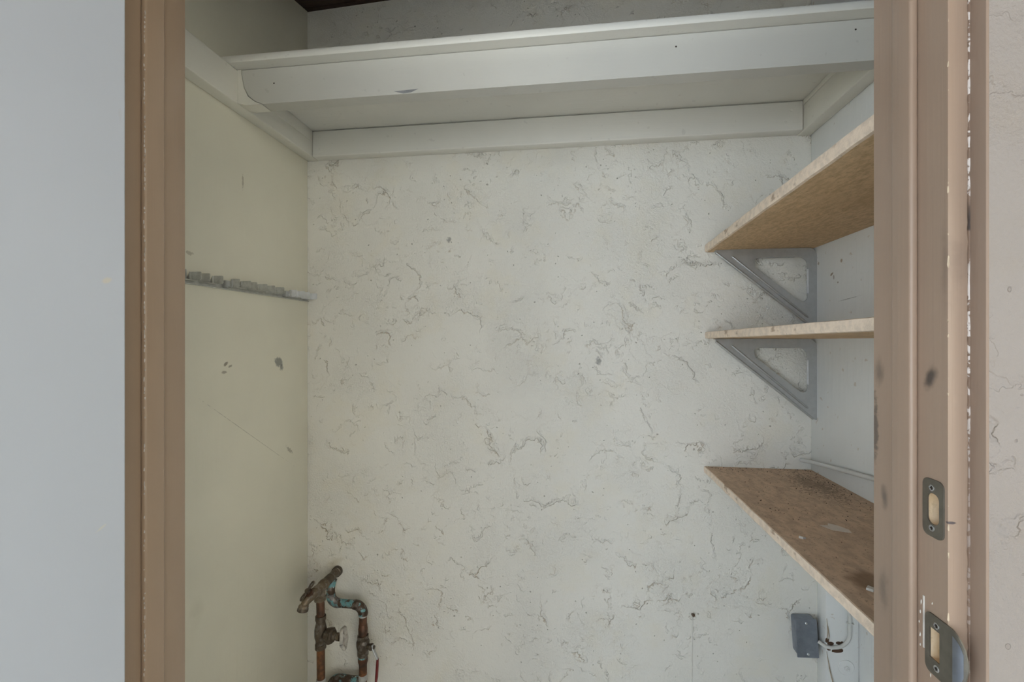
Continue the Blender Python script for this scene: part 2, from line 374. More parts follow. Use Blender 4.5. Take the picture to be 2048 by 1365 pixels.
# ------------------------------------------------------------------ mesh builder
class MB:
    def __init__(self):
        self.v, self.f, self.mi = [], [], []

    def add(self, vs, fs, mi=0):
        o = len(self.v)
        self.v += [tuple(p) for p in vs]
        for f in fs:
            self.f.append([i + o for i in f])
            self.mi.append(mi)
        return self

    def frombm(self, bm, mi=0):
        bm.verts.index_update()
        self.add([v.co.copy() for v in bm.verts], [[v.index for v in f.verts] for f in bm.faces], mi)
        bm.free()
        return self

    def box(self, lo, hi, bevel=0.0, mi=0, seg=2, xf=None):
        bm = bmesh.new()
        bmesh.ops.create_cube(bm, size=1)
        s = [hi[i] - lo[i] for i in range(3)]
        c = [(hi[i] + lo[i]) / 2 for i in range(3)]
        for v in bm.verts:
            v.co = Vector((v.co.x * s[0], v.co.y * s[1], v.co.z * s[2]))
        if bevel:
            bmesh.ops.bevel(bm, geom=bm.edges[:], offset=min(bevel, min(s) * 0.45), segments=seg, affect='EDGES', profile=0.5)
        for v in bm.verts:
            if xf:
                v.co = xf @ v.co
            v.co += Vector(c)
        return self.frombm(bm, mi)

    def prism(self, outer, holes, p0, ax_u, ax_v, ax_n, thick, mi=0, mih=None):
        """flat plate: 2D outline with holes, extruded by thick along ax_n"""
        p0, U, V, N = Vector(p0), Vector(ax_u), Vector(ax_v), Vector(ax_n)
        bm = bmesh.new()
        loops = []
        for lp in [outer] + list(holes):
            vs = [bm.verts.new(p0 + U * a + V * b) for a, b in lp]
            es = [bm.edges.new((vs[i], vs[(i + 1) % len(vs)])) for i in range(len(vs))]
            loops.append((vs, es))
        bmesh.ops.triangle_fill(bm, edges=[e for l in loops for e in l[1]], use_beauty=True)
        bm.verts.index_update()
        base_v = [v.co.copy() for v in bm.verts]
        base_f = [[v.index for v in f.verts] for f in bm.faces]
        n = len(base_v)
        idx = [[v.index for v in l[0]] for l in loops]
        bm.free()
        vs = base_v + [p + N * thick for p in base_v]
        fs = base_f + [[i + n for i in reversed(f)] for f in base_f]
        for lp in idx:
            for i in range(len(lp)):
                a, b = lp[i], lp[(i + 1) % len(lp)]
                fs.append([a, b, b + n, a + n])
        bm = bmesh.new()
        bv = [bm.verts.new(p) for p in vs]
        nh = sum(len(l) for l in idx[1:])
        hole_from = len(fs) - nh
        for q, f in enumerate(fs):
            try:
                fc = bm.faces.new([bv[i] for i in f])
                fc.material_index = mih if (mih is not None and q >= hole_from) else mi
            except ValueError:
                pass
        bmesh.ops.recalc_face_normals(bm, faces=bm.faces[:])
        mats = [f.material_index for f in bm.faces]
        k = len(self.mi)
        self.frombm(bm, mi)
        self.mi[k:] = mats
        return self

    def tube(self, pts, rad, seg=14, mi=0, flat=1.0, caps=True):
        pts = [Vector(p) for p in pts]
        n = len(pts)
        rads = rad if isinstance(rad, (list, tuple)) else [rad] * n
        tang = []
        for i in range(n):
            a = pts[max(i - 1, 0)]
            b = pts[min(i + 1, n - 1)]
            t = b - a
            if t.length < 1e-9:
                t = tang[-1] if tang else Vector((0, 0, 1))
            tang.append(t.normalized())
        t0 = tang[0]
        ref = Vector((0, 0, 1)) if abs(t0.z) < 0.9 else Vector((1, 0, 0))
        u = t0.cross(ref).normalized()
        vs = []
        for i in range(n):
            t = tang[i]
            u = (u - t * u.dot(t))
            u = u.normalized() if u.length > 1e-6 else t.orthogonal().normalized()
            w = t.cross(u)
            for k in range(seg):
                a = 2 * PI * k / seg
                vs.append(pts[i] + (u * math.cos(a) + w * (math.sin(a) * flat)) * rads[i])
        fs = []
        for i in range(n - 1):
            for k in range(seg):
                k2 = (k + 1) % seg
                fs.append([i * seg + k, i * seg + k2, (i + 1) * seg + k2, (i + 1) * seg + k])
        if caps:
            fs.append(list(range(seg))[::-1])
            fs.append([(n - 1) * seg + k for k in range(seg)])
        return self.add(vs, fs, mi)

    def rings(self, base, axis, prof, seg=18, mi=0):
        """turned piece: prof = [(distance along axis, radius)]"""
        ax = Vector(axis).normalized()
        b = Vector(base)
        u = ax.orthogonal().normalized()
        w = ax.cross(u)
        vs, fs = [], []
        for d, r in prof:
            for k in range(seg):
                a = 2 * PI * k / seg
                vs.append(b + ax * d + (u * math.cos(a) + w * math.sin(a)) * max(r, 1e-5))
        n = len(prof)
        for i in range(n - 1):
            for k in range(seg):
                k2 = (k + 1) % seg
                fs.append([i * seg + k, i * seg + k2, (i + 1) * seg + k2, (i + 1) * seg + k])
        fs.append(list(range(seg))[::-1])
        fs.append([(n - 1) * seg + k for k in range(seg)])
        return self.add(vs, fs, mi)

    def blob(self, c, r, mi=0, jit=0.25):
        bm = bmesh.new()
        bmesh.ops.create_icosphere(bm, subdivisions=1, radius=1)
        for v in bm.verts:
            q = 1 + random.uniform(-jit, jit)
            v.co = Vector((v.co.x * r[0] * q, v.co.y * r[1] * q, v.co.z * r[2] * q)) + Vector(c)
        return self.frombm(bm, mi)


def mesh_obj(name, mb, mats, loc=(0, 0, 0), smooth=35):
    me = bpy.data.meshes.new(name)
    L = Vector(loc)
    me.from_pydata([tuple(Vector(p) - L) for p in mb.v], [], mb.f)
    if not isinstance(mats, (list, tuple)):
        mats = [mats]
    for m in mats:
        me.materials.append(m)
    for p, i in zip(me.polygons, mb.mi):
        p.material_index = i
    bm = bmesh.new()
    bm.from_mesh(me)
    bmesh.ops.recalc_face_normals(bm, faces=bm.faces[:])
    bm.to_mesh(me)
    bm.free()
    me.update()
    if smooth:
        me.shade_smooth()
        me.set_sharp_from_angle(angle=R(smooth))
    o = bpy.data.objects.new(name, me)
    COL.objects.link(o)
    return o


ORG = {}


def tag(o, label, cat, group=None, kind=None):
    o['label'] = label
    o['category'] = cat
    if group:
        o['group'] = group
    if kind:
        o['kind'] = kind
    return o


def thing(name, loc, label, cat, group=None, kind=None):
    o = bpy.data.objects.new(name, None)
    o.empty_display_size = 0.03
    COL.objects.link(o)
    o.location = loc
    ORG[o] = Vector(loc)
    return tag(o, label, cat, group, kind)


def part(name, mb, mats, parent, label=None, smooth=35, kind=None):
    o = mesh_obj(name, mb, mats, ORG[parent], smooth)
    o.parent = parent
    ORG[o] = ORG[parent]
    if label:
        o['label'] = label
    if kind:
        o['kind'] = kind
    return o


def solo(name, mb, mats, loc, label, cat, group=None, kind=None, smooth=35):
    o = mesh_obj(name, mb, mats, loc, smooth)
    o.location = loc
    ORG[o] = Vector(loc)
    return tag(o, label, cat, group, kind)


def struct(name, mb, mats, label, cat='wall', smooth=35):
    o = mesh_obj(name, mb, mats, (0, 0, 0), smooth)
    ORG[o] = Vector((0, 0, 0))
    return tag(o, label, cat, None, 'structure')


def rrect(a0, b0, a1, b1, r, n=5):
    pts = []
    for (ca, cb, s) in ((a1 - r, b1 - r, 0), (a0 + r, b1 - r, 90), (a0 + r, b0 + r, 180), (a1 - r, b0 + r, 270)):
        for i in range(n + 1):
            t = R(s + 90 * i / n)
            pts.append((ca + r * math.cos(t), cb + r * math.sin(t)))
    return pts


def round_poly(pts, radii, n=5):
    out = []
    m = len(pts)
    for i in range(m):
        p = Vector(pts[i] + (0,))
        a = (Vector(pts[i - 1] + (0,)) - p)
        b = (Vector(pts[(i + 1) % m] + (0,)) - p)
        r = radii[i]
        if r <= 0:
            out.append(pts[i])
            continue
        ang = a.angle(b)
        d = r / math.tan(ang / 2)
        a.normalize()
        b.normalize()
        c = p + (a + b).normalized() * (r / math.sin(ang / 2))
        s, e = p + a * d - c, p + b * d - c
        tot = s.angle(e)
        for k in range(n + 1):
            t = k / n
            q = (s * math.sin((1 - t) * tot) + e * math.sin(t * tot)) / math.sin(tot)
            out.append((c.x + q.x, c.y + q.y))
    return out


def arc3(c, a, b, r, t0, t1, n=8):
    c, a, b = Vector(c), Vector(a), Vector(b)
    return [c + a * (r * math.cos(R(t0 + (t1 - t0) * i / n))) + b * (r * math.sin(R(t0 + (t1 - t0) * i / n))) for i in range(n + 1)]


# ------------------------------------------------------------------ the setting
FL = -1.24                      # floor below the lens
D = 1.40                        # back wall
XL, XR, XO = -0.8564, 0.683, 0.785
YF, YB = 0.455, 0.578           # front wall: outer face, inner face
JL, JR = -0.538, 0.350          # door jamb faces
HEAD = 0.79
DOOR_OPEN = 35.0               # degrees past square

struct('floor', MB().box((-9, -16, FL - 0.1), (9, 1.6, FL)), M['concrete'], 'grey concrete ground running into the closet', 'floor')
FLOOR = bpy.data.objects['floor']
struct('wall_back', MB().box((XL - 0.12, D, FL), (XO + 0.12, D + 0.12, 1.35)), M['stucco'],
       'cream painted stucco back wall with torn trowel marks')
struct('wall_left', MB().box((XL - 0.12, 0.5, FL), (XL, D - 0.0015, 1.35), 0.002), M['left_paint'], 'cream painted smooth left wall of the closet')
part('floor_bounce_layer', MB().box((XL, YF + 0.03, FL), (XO, D, FL + 0.004)), M['floor_bounce'], FLOOR)  # unseen pale floor layer added to bounce light up inside the closet
wr = struct('wall_right', MB().box((XO, 0.5, FL), (XO + 0.1, D, 1.35)), M['right_paint'], 'off-white painted right wall of the closet')
part('wall_panel', MB().box((XR, YB, -0.42), (XR + 0.012, D - 0.0015, 1.25), 0.001), M['right_paint'], wr)
part('bottom_plate', MB().box((XR + 0.012, YB, -0.42), (XO, 1.36, -0.382), 0.002), M['right_paint'], wr)
stud = MB().box((0.699, 1.355, FL), (XO - 0.001, D, 1.1), 0.003)
part('corner_stud', stud, M['right_paint'], wr)

ext = MB()
ext.box((JR + 0.018, YF, FL), (3.2, YB, 1.35), 0.003)
ext.box((-3.2, YF, FL), (JL - 0.018, YB, 1.35), 0.003)
ext.box((JL - 0.018, YF, HEAD + 0.018), (JR + 0.018, YB, 1.35))
wf = struct('wall_front', ext, M['ext_stucco'], 'pinkish beige textured stucco wall right of the doorway')

inner = MB().box((XL, YB, FL), (JL - 0.0185, YB + 0.008, 1.2)).box((JR + 0.0185, YB, FL), (XO, YB + 0.008, 1.2)).box((JL - 0.0185, YB, HEAD + 0.02), (JR + 0.0185, YB + 0.008, 1.2))
part('inner_face', inner, M['right_paint'], wf)
struct('wall_bounce_front', MB().box((-3.2, -6.2, FL), (3.6, -6.0, 5.0)), M['bounce_grey'], 'added unseen pale grey wall opposite, bouncing sunlight into the closet')  # unseen wall added to reflect sun through the doorway
struct('wall_bounce_right', MB().box((3.6, -6.2, FL), (3.8, 0.40, 4.0)), M['bounce_wall_warm'], 'added unseen warm cream wall to the right, bouncing sunlight into the closet')  # unseen wall added for warm bounce on the closet's left side

# sloping dark board ceiling
cl = bpy.data.objects.new('ceiling', None)
COL.objects.link(cl)
ORG[cl] = Vector((0, 0, 0))
tag(cl, 'dark brown board ceiling sloping down to the door', 'ceiling', None, 'structure')


def zc(x, y):
    return 1.0836 + 0.043 * (x - XL) + 0.22 * (y - 1.4)


yb = 0.40
while yb < 1.54:
    y1 = yb + 0.138
    vs = []
    for x, y in ((XL - 0.12, yb), (XO + 0.1, yb), (XO + 0.1, y1), (XL - 0.12, y1)):
        vs += [(x, y, zc(x, y)), (x, y, zc(x, y) + 0.03)]
    part('plank', MB().add(vs, [[0, 2, 4, 6], [1, 7, 5, 3], [0, 1, 3, 2], [2, 3, 5, 4], [4, 5, 7, 6], [6, 7, 1, 0]]), M['ceiling'], cl, smooth=0)
    yb = y1 + 0.002
roof = MB().add([(-3.3, -2.2, 1.22), (3.3, -2.2, 1.22), (3.3, 1.7, 1.45), (-3.3, 1.7, 1.45),
                 (-3.3, -2.2, 1.28), (3.3, -2.2, 1.28), (3.3, 1.7, 1.53), (-3.3, 1.7, 1.53)],
                [[0, 1, 2, 3], [4, 7, 6, 5], [0, 4, 5, 1], [1, 5, 6, 2], [2, 6, 7, 3], [3, 7, 4, 0]])
part('sky_shade_roof', roof, M['return_paint'], cl, smooth=0)  # unseen roof, deep overhang added to keep high sky off door and stucco


# door frame, one trim per side
def jamb(name, side, label, mat):
    t = thing(name, (0, 0, 0), label, 'door frame', None, 'structure')
    t.location = (0, 0, 0)
    if side > 0:
        out = rrect(0.4735, FL, YB, HEAD, 0.002, 2)
        holes = [rrect(0.4815, -0.1785, 0.4975, -0.1475, 0.006), rrect(0.4800, -0.3095, 0.4940, -0.2780, 0.003)]
        j = part('jamb', MB().prism(out, holes, (JR, 0, 0), (0, 1, 0), (0, 0, 1), (1, 0, 0), 0.018, 0, 1), [mat, M['raw_wood']], t)
        # raw framing timber seen through the mortises
        part('mortise_wood', MB().box((JR + 0.0125, 0.475, -0.185), (JR + 0.0178, 0.503, -0.141)).box((JR + 0.0125, 0.475, -0.316), (JR + 0.0178, 0.503, -0.272)), M['raw_wood'], t)
        s0, s1 = JR - 0.0080, JR
    else:
        j = part('jamb', MB().box((JL - 0.018, 0.4735, FL), (JL, YB, HEAD), 0.002), mat, t)
        s0, s1 = JL, JL + 0.0080
    part('door_stop', MB().box((s0, 0.509, FL), (s1, 0.538, HEAD), 0.0032, seg=5), mat, t)
    return t


tr = jamb('trim_1', 1, 'brown painted right door jamb carrying the two strike plates', M['jamb_right'])
tl = jamb('trim_2', -1, 'brown painted left door jamb beside the open white door', M['jamb_left'])
th = thing('trim_3', (0, 0, 0), 'brown painted head of the door frame', 'door frame', None, 'structure')
part('head_jamb', MB().box((JL - 0.018, 0.4735, HEAD), (JR + 0.018, YB, HEAD + 0.018), 0.002), M['jamb_left'], th)
# painted return of the stucco and the cracked caulk line along the jamb
part('return_strip', MB().box((0.3672, YF + 0.0005, FL), (0.3705, 0.4740, HEAD), 0.001), M['return_paint'], tr)
pts, rad = [], []
z = FL
while z < HEAD:
    pts.append((0.3672 + random.uniform(-0.0002, 0.0002), 0.4728, z))
    rad.append(random.uniform(0.0007, 0.0015))
    z += 0.006
part('caulk_line', MB().tube(pts, rad, 8), M['caulk'], tr, 'cracked white caulk')
# chips of bare wood along the jamb's front arris
mb = MB()
for px_z, s in ((0.259, 1.0), (0.235, 0.6), (0.142, 1.0), (0.148, 0.6), (0.075, 1.2), (0.16, 0.5), (0.019, 0.9), (0.005, 0.8), (0.10, 0.6), (-0.035, 0.5), (-0.05, 0.9),
                (-0.155, 0.5), (-0.175, 1.0), (-0.20, 1.2), (-0.258, 1.0), (-0.12, 0.4), (-0.232, 0.4), (0.30, 0.6), (0.33, 0.5), (0.21, 0.4)):
    mb.blob((JR + 0.0004, 0.4738, px_z), (0.0007 * s, 0.0008 * s, 0.004 * s * random.uniform(0.6, 1.4)), 0, 0.35)
part('paint_chip', mb, M['chip'], tr, 'bare wood showing through chipped paint', kind='stuff')
mb = MB()
z = -0.42
while z < 0.42:
    if random.random() < (0.75 if z > -0.02 else 0.5):
        mb.blob((JL + 0.0066 + random.uniform(-0.001, 0.0006), 0.5093, z), (0.0007, 0.0007, random.uniform(0.001, 0.0036)), 0, 0.4)
    z += 0.006
part('paint_chip', mb, M['chip_white'], tl, 'pale paint worn along the stop edge', kind='stuff')
mb = MB()
for z, y, s in ((-0.262, 0.5065, 1.0), (-0.273, 0.5072, 0.7), (-0.296, 0.5077, 0.8), (-0.306, 0.5073, 0.6), (-0.283, 0.5085, 0.5), (-0.290, 0.5125, 1.1), (-0.297, 0.513, 0.9), (-0.256, 0.492, 0.5), (-0.327, 0.494, 0.8)):
    mb.blob((JR - (0.0062 if y > 0.509 else 0.0), y, z), (0.0006, 0.0012 * s, 0.003 * s), 0, 0.4)
mb.box((JR - 0.0008, 0.5015, -0.306), (JR + 0.0004, 0.5032, -0.254), 0.0003)
part('filler_smear', mb, M['flake'], tr, 'pale filler around the lower strike plate', kind='stuff')

# the open door leaf on the left
dr = thing('door_1', (0, 0, 0), 'smooth white door standing open at the left', 'door', None, 'structure')
dr.location = (-0.498, 0.4535, 0)
dr.rotation_euler = (0, 0, R(-DOOR_OPEN))
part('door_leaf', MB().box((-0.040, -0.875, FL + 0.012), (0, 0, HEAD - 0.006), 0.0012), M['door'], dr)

# ------------------------------------------------------------------ overhead shelf with its framing
ZS = 0.6735
oh = thing('overhead_shelf', (0, 1.2, ZS), 'cream painted overhead shelf on a timber frame across the closet', 'shelf')
LB = 0.590
CT = 0.037
nose = [(1.004, ZS + 0.003), (1.0055, ZS + 0.0005), (1.012, ZS), (D - 0.002, ZS), (D - 0.002, ZS + 0.0195), (1.013, ZS + 0.0195), (1.0065, ZS + 0.0175), (1.004, ZS + 0.013)]
part('shelf_board', MB().prism(nose, [], (XL + 0.001, 0, 0), (0, 1, 0), (0, 0, 1), (1, 0, 0), XR - XL - 0.002), M['wood_paint'], oh)
# beam: its left end is scribed against a curved filler block
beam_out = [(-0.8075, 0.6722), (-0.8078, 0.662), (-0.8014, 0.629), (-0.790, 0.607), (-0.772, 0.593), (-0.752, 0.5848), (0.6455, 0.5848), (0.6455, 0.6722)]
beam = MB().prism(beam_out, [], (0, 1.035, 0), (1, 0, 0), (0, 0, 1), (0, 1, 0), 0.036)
bo = part('front_beam', beam, M['beam_paint_dimmed'], oh)
blk_out = [(-0.8192, 0.6728), (-0.8088, 0.6728), (-0.8093, 0.6615), (-0.8027, 0.628), (-0.7912, 0.6055), (-0.773, 0.5916), (-0.7545, 0.584), (-0.796, 0.584), (-0.8192, 0.5905)]
part('end_block', MB().prism(blk_out, [], (0, 1.0335, 0), (1, 0, 0), (0, 0, 1), (0, 1, 0), 0.038), M['wood_paint_side'], oh)
part('back_cleat', MB().box((XL + CT + 0.0008, D - 0.038, LB), (XR - CT - 0.0008, D, ZS - 0.0022), 0.0035, seg=3), M['wood_paint'], oh)
part('side_cleat', MB().box((XL, YB + 0.002, LB), (XL + CT, D, ZS - 0.0008), 0.003, seg=3), M['wood_paint_side'], oh)
part('side_cleat', MB().box((XR - CT, YB + 0.002, LB - 0.002), (XR, D, ZS - 0.0008), 0.003, seg=3), M['wood_paint_side'], oh)
part('filler_strip', MB().box((XL + CT, 1.072, ZS - 0.036), (XL + CT + 0.0018, D - 0.0385, ZS - 0.001), 0.0006), M['wood_paint_side'], oh)
part('filler_strip', MB().box((XR - CT - 0.0018, 1.072, ZS - 0.015), (XR - CT, D - 0.0385, ZS - 0.001), 0.0006), M['wood_paint_side'], oh)
for x, z in ((-0.797, 0.655), (-0.797, 0.614), (0.615, 0.647), (0.598, 0.612)):
    part('nail_head', MB().rings((x, D - 0.0378, z), (0, -1, 0), [(0, 0.0048), (0.0008, 0.0048), (0.0014, 0.003), (0.0010, 0.0015)], 12), M['wood_paint'], oh)
for x, z in ((-0.7225, 0.634), (0.23, 0.646), (0.592, 0.652)):
    nh = part('nail_hole', MB().rings((x, 1.0352, z), (0, -1, 0), [(0, 0.0022), (0.0008, 0.0016)], 8), M['crumb'], oh)
scuff = MB().add([(-0.415, 1.0347, 0.5925), (-0.355, 1.0347, 0.5945), (-0.372, 1.0347, 0.5875), (-0.392, 1.0347, 0.5858),
                  (-0.415, 1.0352, 0.5925), (-0.355, 1.0352, 0.5945), (-0.372, 1.0352, 0.5875), (-0.392, 1.0352, 0.5858)],
                 [[0, 1, 2, 3], [4, 7, 6, 5], [0, 4, 5, 1], [1, 5, 6, 2], [2, 6, 7, 3], [3, 7, 4, 0]])
part('scuff', scuff, M['stain'], oh, 'grey chip in the paint', smooth=0)

# ------------------------------------------------------------------ three wall shelves on the right
def wall_shelf(zb_wall, zb_front_far, zb_front_near, xf_far, xf_near, label, top_mat, under_mat, y0=0.60, T=0.019):
    """19 mm board along the right wall; corners may sit a little out of level"""
    nseg = 26
    loc = (0.54, 1.0, zb_wall)
    mb = MB()
    vs, fs, mi = [], [], []
    # cross-section: rounded, worn front edge
    prof = [(0.0, 0.35), (0.0015, 0.08), (0.006, 0.0)]
    for i in range(nseg + 1):
        t = i / nseg
        y = (D - 0.001) + (y0 - D) * t
        xf = xf_far + (xf_near - xf_far) * t + random.uniform(-0.0007, 0.0007)
        zf = zb_front_far + (zb_front_near - zb_front_far) * t
        zw = zb_wall
        w = random.uniform(0.0012, 0.0035)
        sec = [(XR - 0.0005, zw), (xf + 0.006, zf + (zw - zf) * 0.02), (xf + 0.0012, zf + 0.0012), (xf, zf + 0.005), (xf + random.uniform(-0.0004, 0.0004), zf + T * 0.7),
               (xf + 0.0006, zf + T - w * 0.35), (xf + 0.0030, zf + T), (XR - 0.0005, zw + T)]
        vs += [(a, y, b) for a, b in sec]
    m = 8
    for i in range(nseg):
        for k in range(m):
            k2 = (k + 1) % m
            fs.append([i * m + k, i * m + k2, (i + 1) * m + k2, (i + 1) * m + k])
            mi.append(0 if k == 0 else (1 if k == 6 else (2 if k < 6 else 2)))
    fs.append(list(range(m)))
    mi.append(2)
    fs.append([nseg * m + k for k in range(m)][::-1])
    mi.append(2)
    mb.v, mb.f, mb.mi = vs, fs, mi
    return solo('wall_shelf', mb, [under_mat, top_mat, M['edge']], loc, label, 'shelf', 'wooden shelves along the right wall', smooth=40)


# object coordinates of the shelf materials start at the shelf's own origin
for m in (M['mdf_top'],):
    for nd in m.node_tree.nodes:
        if nd.type == 'MAPPING':
            l = nd.inputs['Location'].default_value
            nd.inputs['Location'].default_value = (l[0] - 0.54, l[1] - 1.0, l[2] + 0.36)
Z1, Z2, Z3 = 0.2625, 0.0065, -0.3875
wall_shelf(Z1, 0.2605, 0.2740, 0.3925, 0.390, 'uppermost of the wooden wall shelves, brown underside showing, above the upper steel bracket', M['mdf_under'], M['mdf_under'], T=0.0225)
wall_shelf(Z2, 0.0075, 0.0128, 0.3925, 0.391, 'middle wooden wall shelf seen edge-on at eye level between two brackets', M['mdf_under'], M['mdf_under'])
wall_shelf(Z3, -0.3875, -0.3875, 0.3905, 0.392, 'lowest wooden wall shelf, dusty brown top showing, above the electrical box', M['mdf_top'], M['mdf_under'])


# ------------------------------------------------------------------ triangular steel brackets
def bracket(zt, label):
    W, H, Y = 0.270, 0.228, 1.368
    xl = XR - W
    b = thing('shelf_bracket', (XR, Y, zt - H), label, 'bracket', 'steel brackets under the right shelves')
    U = lambda u: xl + W * u
    V = lambda v: zt - H * v
    outer = [(U(0.0), V(0.0)), (U(1.0), V(0.0)), (U(1.0), V(1.0)), (U(0.965), V(0.985)), (U(0.0), V(0.03))]
    outer = round_poly(outer, [0.001, 0.022, 0.002, 0.004, 0.002], 6)
    hole = [(U(0.385), V(0.112)), (U(0.906), V(0.112)), (U(0.906), V(0.70)), (U(0.84), V(0.655)), (U(0.395), V(0.225))]
    hole = round_poly(hole, [0.010, 0.024, 0.012, 0.012, 0.014], 6)
    pl = part('web', MB().prism(outer, [hole], (0, Y, 0), (1, 0, 0), (0, 0, 1), (0, 1, 0), 0.0016), M['galv'], b)
    part('top_flange', MB().box((U(0.01), Y + 0.0016, zt - 0.0016), (XR - 0.022, D - 0.004, zt), 0.0005), M['galv'], b)
    part('wall_flange', MB().box((XR - 0.0016, Y + 0.0016, V(0.98)), (XR, D - 0.004, zt - 0.022), 0.0005), M['galv'], b)
    # folded hem along the sloping edge
    p0, p1 = Vector((U(0.003), Y - 0.001, V(0.035))), Vector((U(0.962), Y - 0.001, V(0.982)))
    part('edge_hem', MB().tube([p0, p0.lerp(p1, .3), p0.lerp(p1, .7), p1], [0.0034, 0.0036, 0.0036, 0.003], 10), M['galv'], b)
    # long pressed rib with rounded ends
    q0, q1 = Vector((U(0.165), Y, V(0.085))), Vector((U(0.915), Y, V(0.855)))
    part('rib', MB().tube([q0, q0.lerp(q1, .02), q0.lerp(q1, .5), q0.lerp(q1, .98), q1], [0.0012, 0.0030, 0.0034, 0.0030, 0.0012], 10), M['galv'], b)
    # tabs turned out of the cut-out
    part('tab', MB().box((U(0.902), Y - 0.0055, V(0.565)), (U(0.902) + 0.0026, Y + 0.001, V(0.262)), 0.0008), M['galv_bright'], b, 'bright turned-out tab')
    part('tab', MB().box((U(0.44), Y - 0.0005, V(0.112) - 0.0002), (U(0.79), Y + 0.007, V(0.112) + 0.0016), 0.0005), M['galv'], b)
    return b


bracket(Z1 - 0.0012, 'upper triangular steel bracket, its lower tip hidden by the middle shelf')
bracket(Z2 - 0.0002, 'lower triangular steel bracket fully visible under the middle shelf')

# ------------------------------------------------------------------ hook rail on the left wall
rl = thing('hook_rail', (XL, 1.15, 0.129), 'galvanised steel tool hook rail on the left wall', 'hook rail')
part('back_strip', MB().box((XL, 0.70, 0.1285), (XL + 0.003, D - 0.004, 0.146), 0.0006).box((XL + 0.003, 0.70, 0.1285), (XL + 0.0075, D - 0.006, 0.1305), 0.0005), M['galv_hook'], rl)
hooks = [0.793, 0.858, 0.923, 0.988, 1.083, 1.147, 1.221, 1.3245, 1.392]


def hook_mb(y, n):
    mb = MB()
    t = 0.0014
    zb, zt = 0.1365, 0.1555
    for yy, ext, dz in ((y, 0.0365, 0.0), (y - 0.034, 0.0315, 0.0008)):
        # standing prong, root at the wall, rounded outer corners, little return fold
        prof = round_poly([(XL + 0.003, zb), (XL + ext, zb), (XL + ext, zt + dz), (XL + 0.008, zt + dz), (XL + 0.003, zb + 0.008)], [0, 0.003, 0.002, 0.002, 0], 3)
        mb.prism(prof, [], (0, yy - t, 0), (1, 0, 0), (0, 0, 1), (0, 1, 0), t)
        if yy == y:
            mb.box((XL + 0.0125, yy - 0.0075, zb), (XL + 0.0139, yy, zt - 0.0006), 0.0004)
    mb.box((XL + 0.003, y - 0.034, zb - 0.0014), (XL + 0.024, y, zb), 0.0004)
    return mb


for i, y in enumerate(hooks):
    part('hook', hook_mb(y, i), M['galv_bright'] if i >= 7 else M['galv_hook'], rl, 'bright steel hook' if i >= 7 else None)
for y in (1.030, 1.268):
    c = MB().box((XL + 0.003, y - 0.007, 0.132), (XL + 0.016, y + 0.007, 0.150), 0.002)
    c.tube([(XL + 0.016, y, 0.134), (XL + 0.024, y, 0.134), (XL + 0.026, y, 0.138), (XL + 0.026, y, 0.152)], 0.0018, 8)
    part('clip', c, M['galv'], rl)

# ------------------------------------------------------------------ water pipes with tap and two valves
WX, LY, WZ = -0.750, 1.290, -0.7477      # outlet pipe through the wall, left riser
RXP, RYP = -0.642, 1.350                 # right riser
wp = thing('water_pipe', (-0.70, 1.33, FL), 'old copper water pipes with garden tap in the left corner', 'pipe')
pr = 0.0118
part('wall_stub', MB().rings((WX, D - 0.003, WZ), (0, -1, 0), [(0, 0.0165), (0.012, 0.0165), (0.014, 0.0135), (0.02, 0.013), (0.046, 0.013), (0.048, 0.0145), (0.066, 0.0145), (0.068, 0.013), (0.1, 0.013)], 6 * 3), M['bronze'], wp)
# tee over the left riser
tee = MB().rings((WX, LY + 0.026, WZ), (0, -1, 0), [(0, 0.0145), (0.001, 0.0165), (0.012, 0.0165), (0.014, 0.0152), (0.038, 0.0152), (0.04, 0.0168), (0.053, 0.0168), (0.054, 0.015)], 18)
tee.rings((WX, LY, WZ), (0, 0, -1), [(0, 0.0148), (0.022, 0.0148), (0.024, 0.0165), (0.036, 0.0165), (0.0375, 0.012)], 18)
part('pipe_tee', tee, M['brass'], wp)
part('riser_pipe', MB().tube([(WX, LY, WZ - 0.036), (WX + 0.001, LY, -0.79), (WX + 0.002, LY, -0.833)], pr, 18), M['copper'], wp)
# garden tap
sp_mb = MB().tube([(WX, 1.264, WZ), (WX - 0.002, 1.252, WZ + 0.001), (WX - 0.005, 1.240, WZ - 0.001), (WX - 0.009, 1.230, WZ - 0.008), (WX - 0.0115, 1.224, WZ - 0.017)],
                  [0.0135, 0.0145, 0.0135, 0.0115, 0.0105], 16)
sp_mb.rings((WX - 0.0112, 1.2245, WZ - 0.012), (-0.12, -0.25, -1), [(0, 0.0105), (0.003, 0.0138), (0.012, 0.0142), (0.0125, 0.0105), (0.009, 0.0085)], 18)
tap = part('tap_body', sp_mb, M['brass'], wp)
part('spout_ring', MB().rings((WX - 0.0122, 1.2222, WZ - 0.0205), (-0.12, -0.25, -1), [(0, 0.0138), (0.002, 0.0152), (0.008, 0.0152), (0.0095, 0.0138), (0.0075, 0.0105), (0.002, 0.0095)], 20), M['bronze'], tap)
bdir = Vector((-0.06, -0.62, 0.78)).normalized()
bon0 = Vector((WX - 0.004, 1.247, WZ + 0.004))
part('tap_bonnet', MB().rings(bon0, bdir, [(0, 0.0115), (0.008, 0.0115), (0.009, 0.0125), (0.017, 0.0125), (0.018, 0.007), (0.024, 0.006)], 6), M['copper'], tap)
hub = bon0 + bdir * 0.0245
hd = Vector((0.030, 0.012, 0.045)).normalized()
hm = MB().rings(hub - bdir * 0.004, bdir, [(0, 0.0065), (0.008, 0.0065), (0.0095, 0.004)], 12)
sd = hd.cross(bdir).normalized()
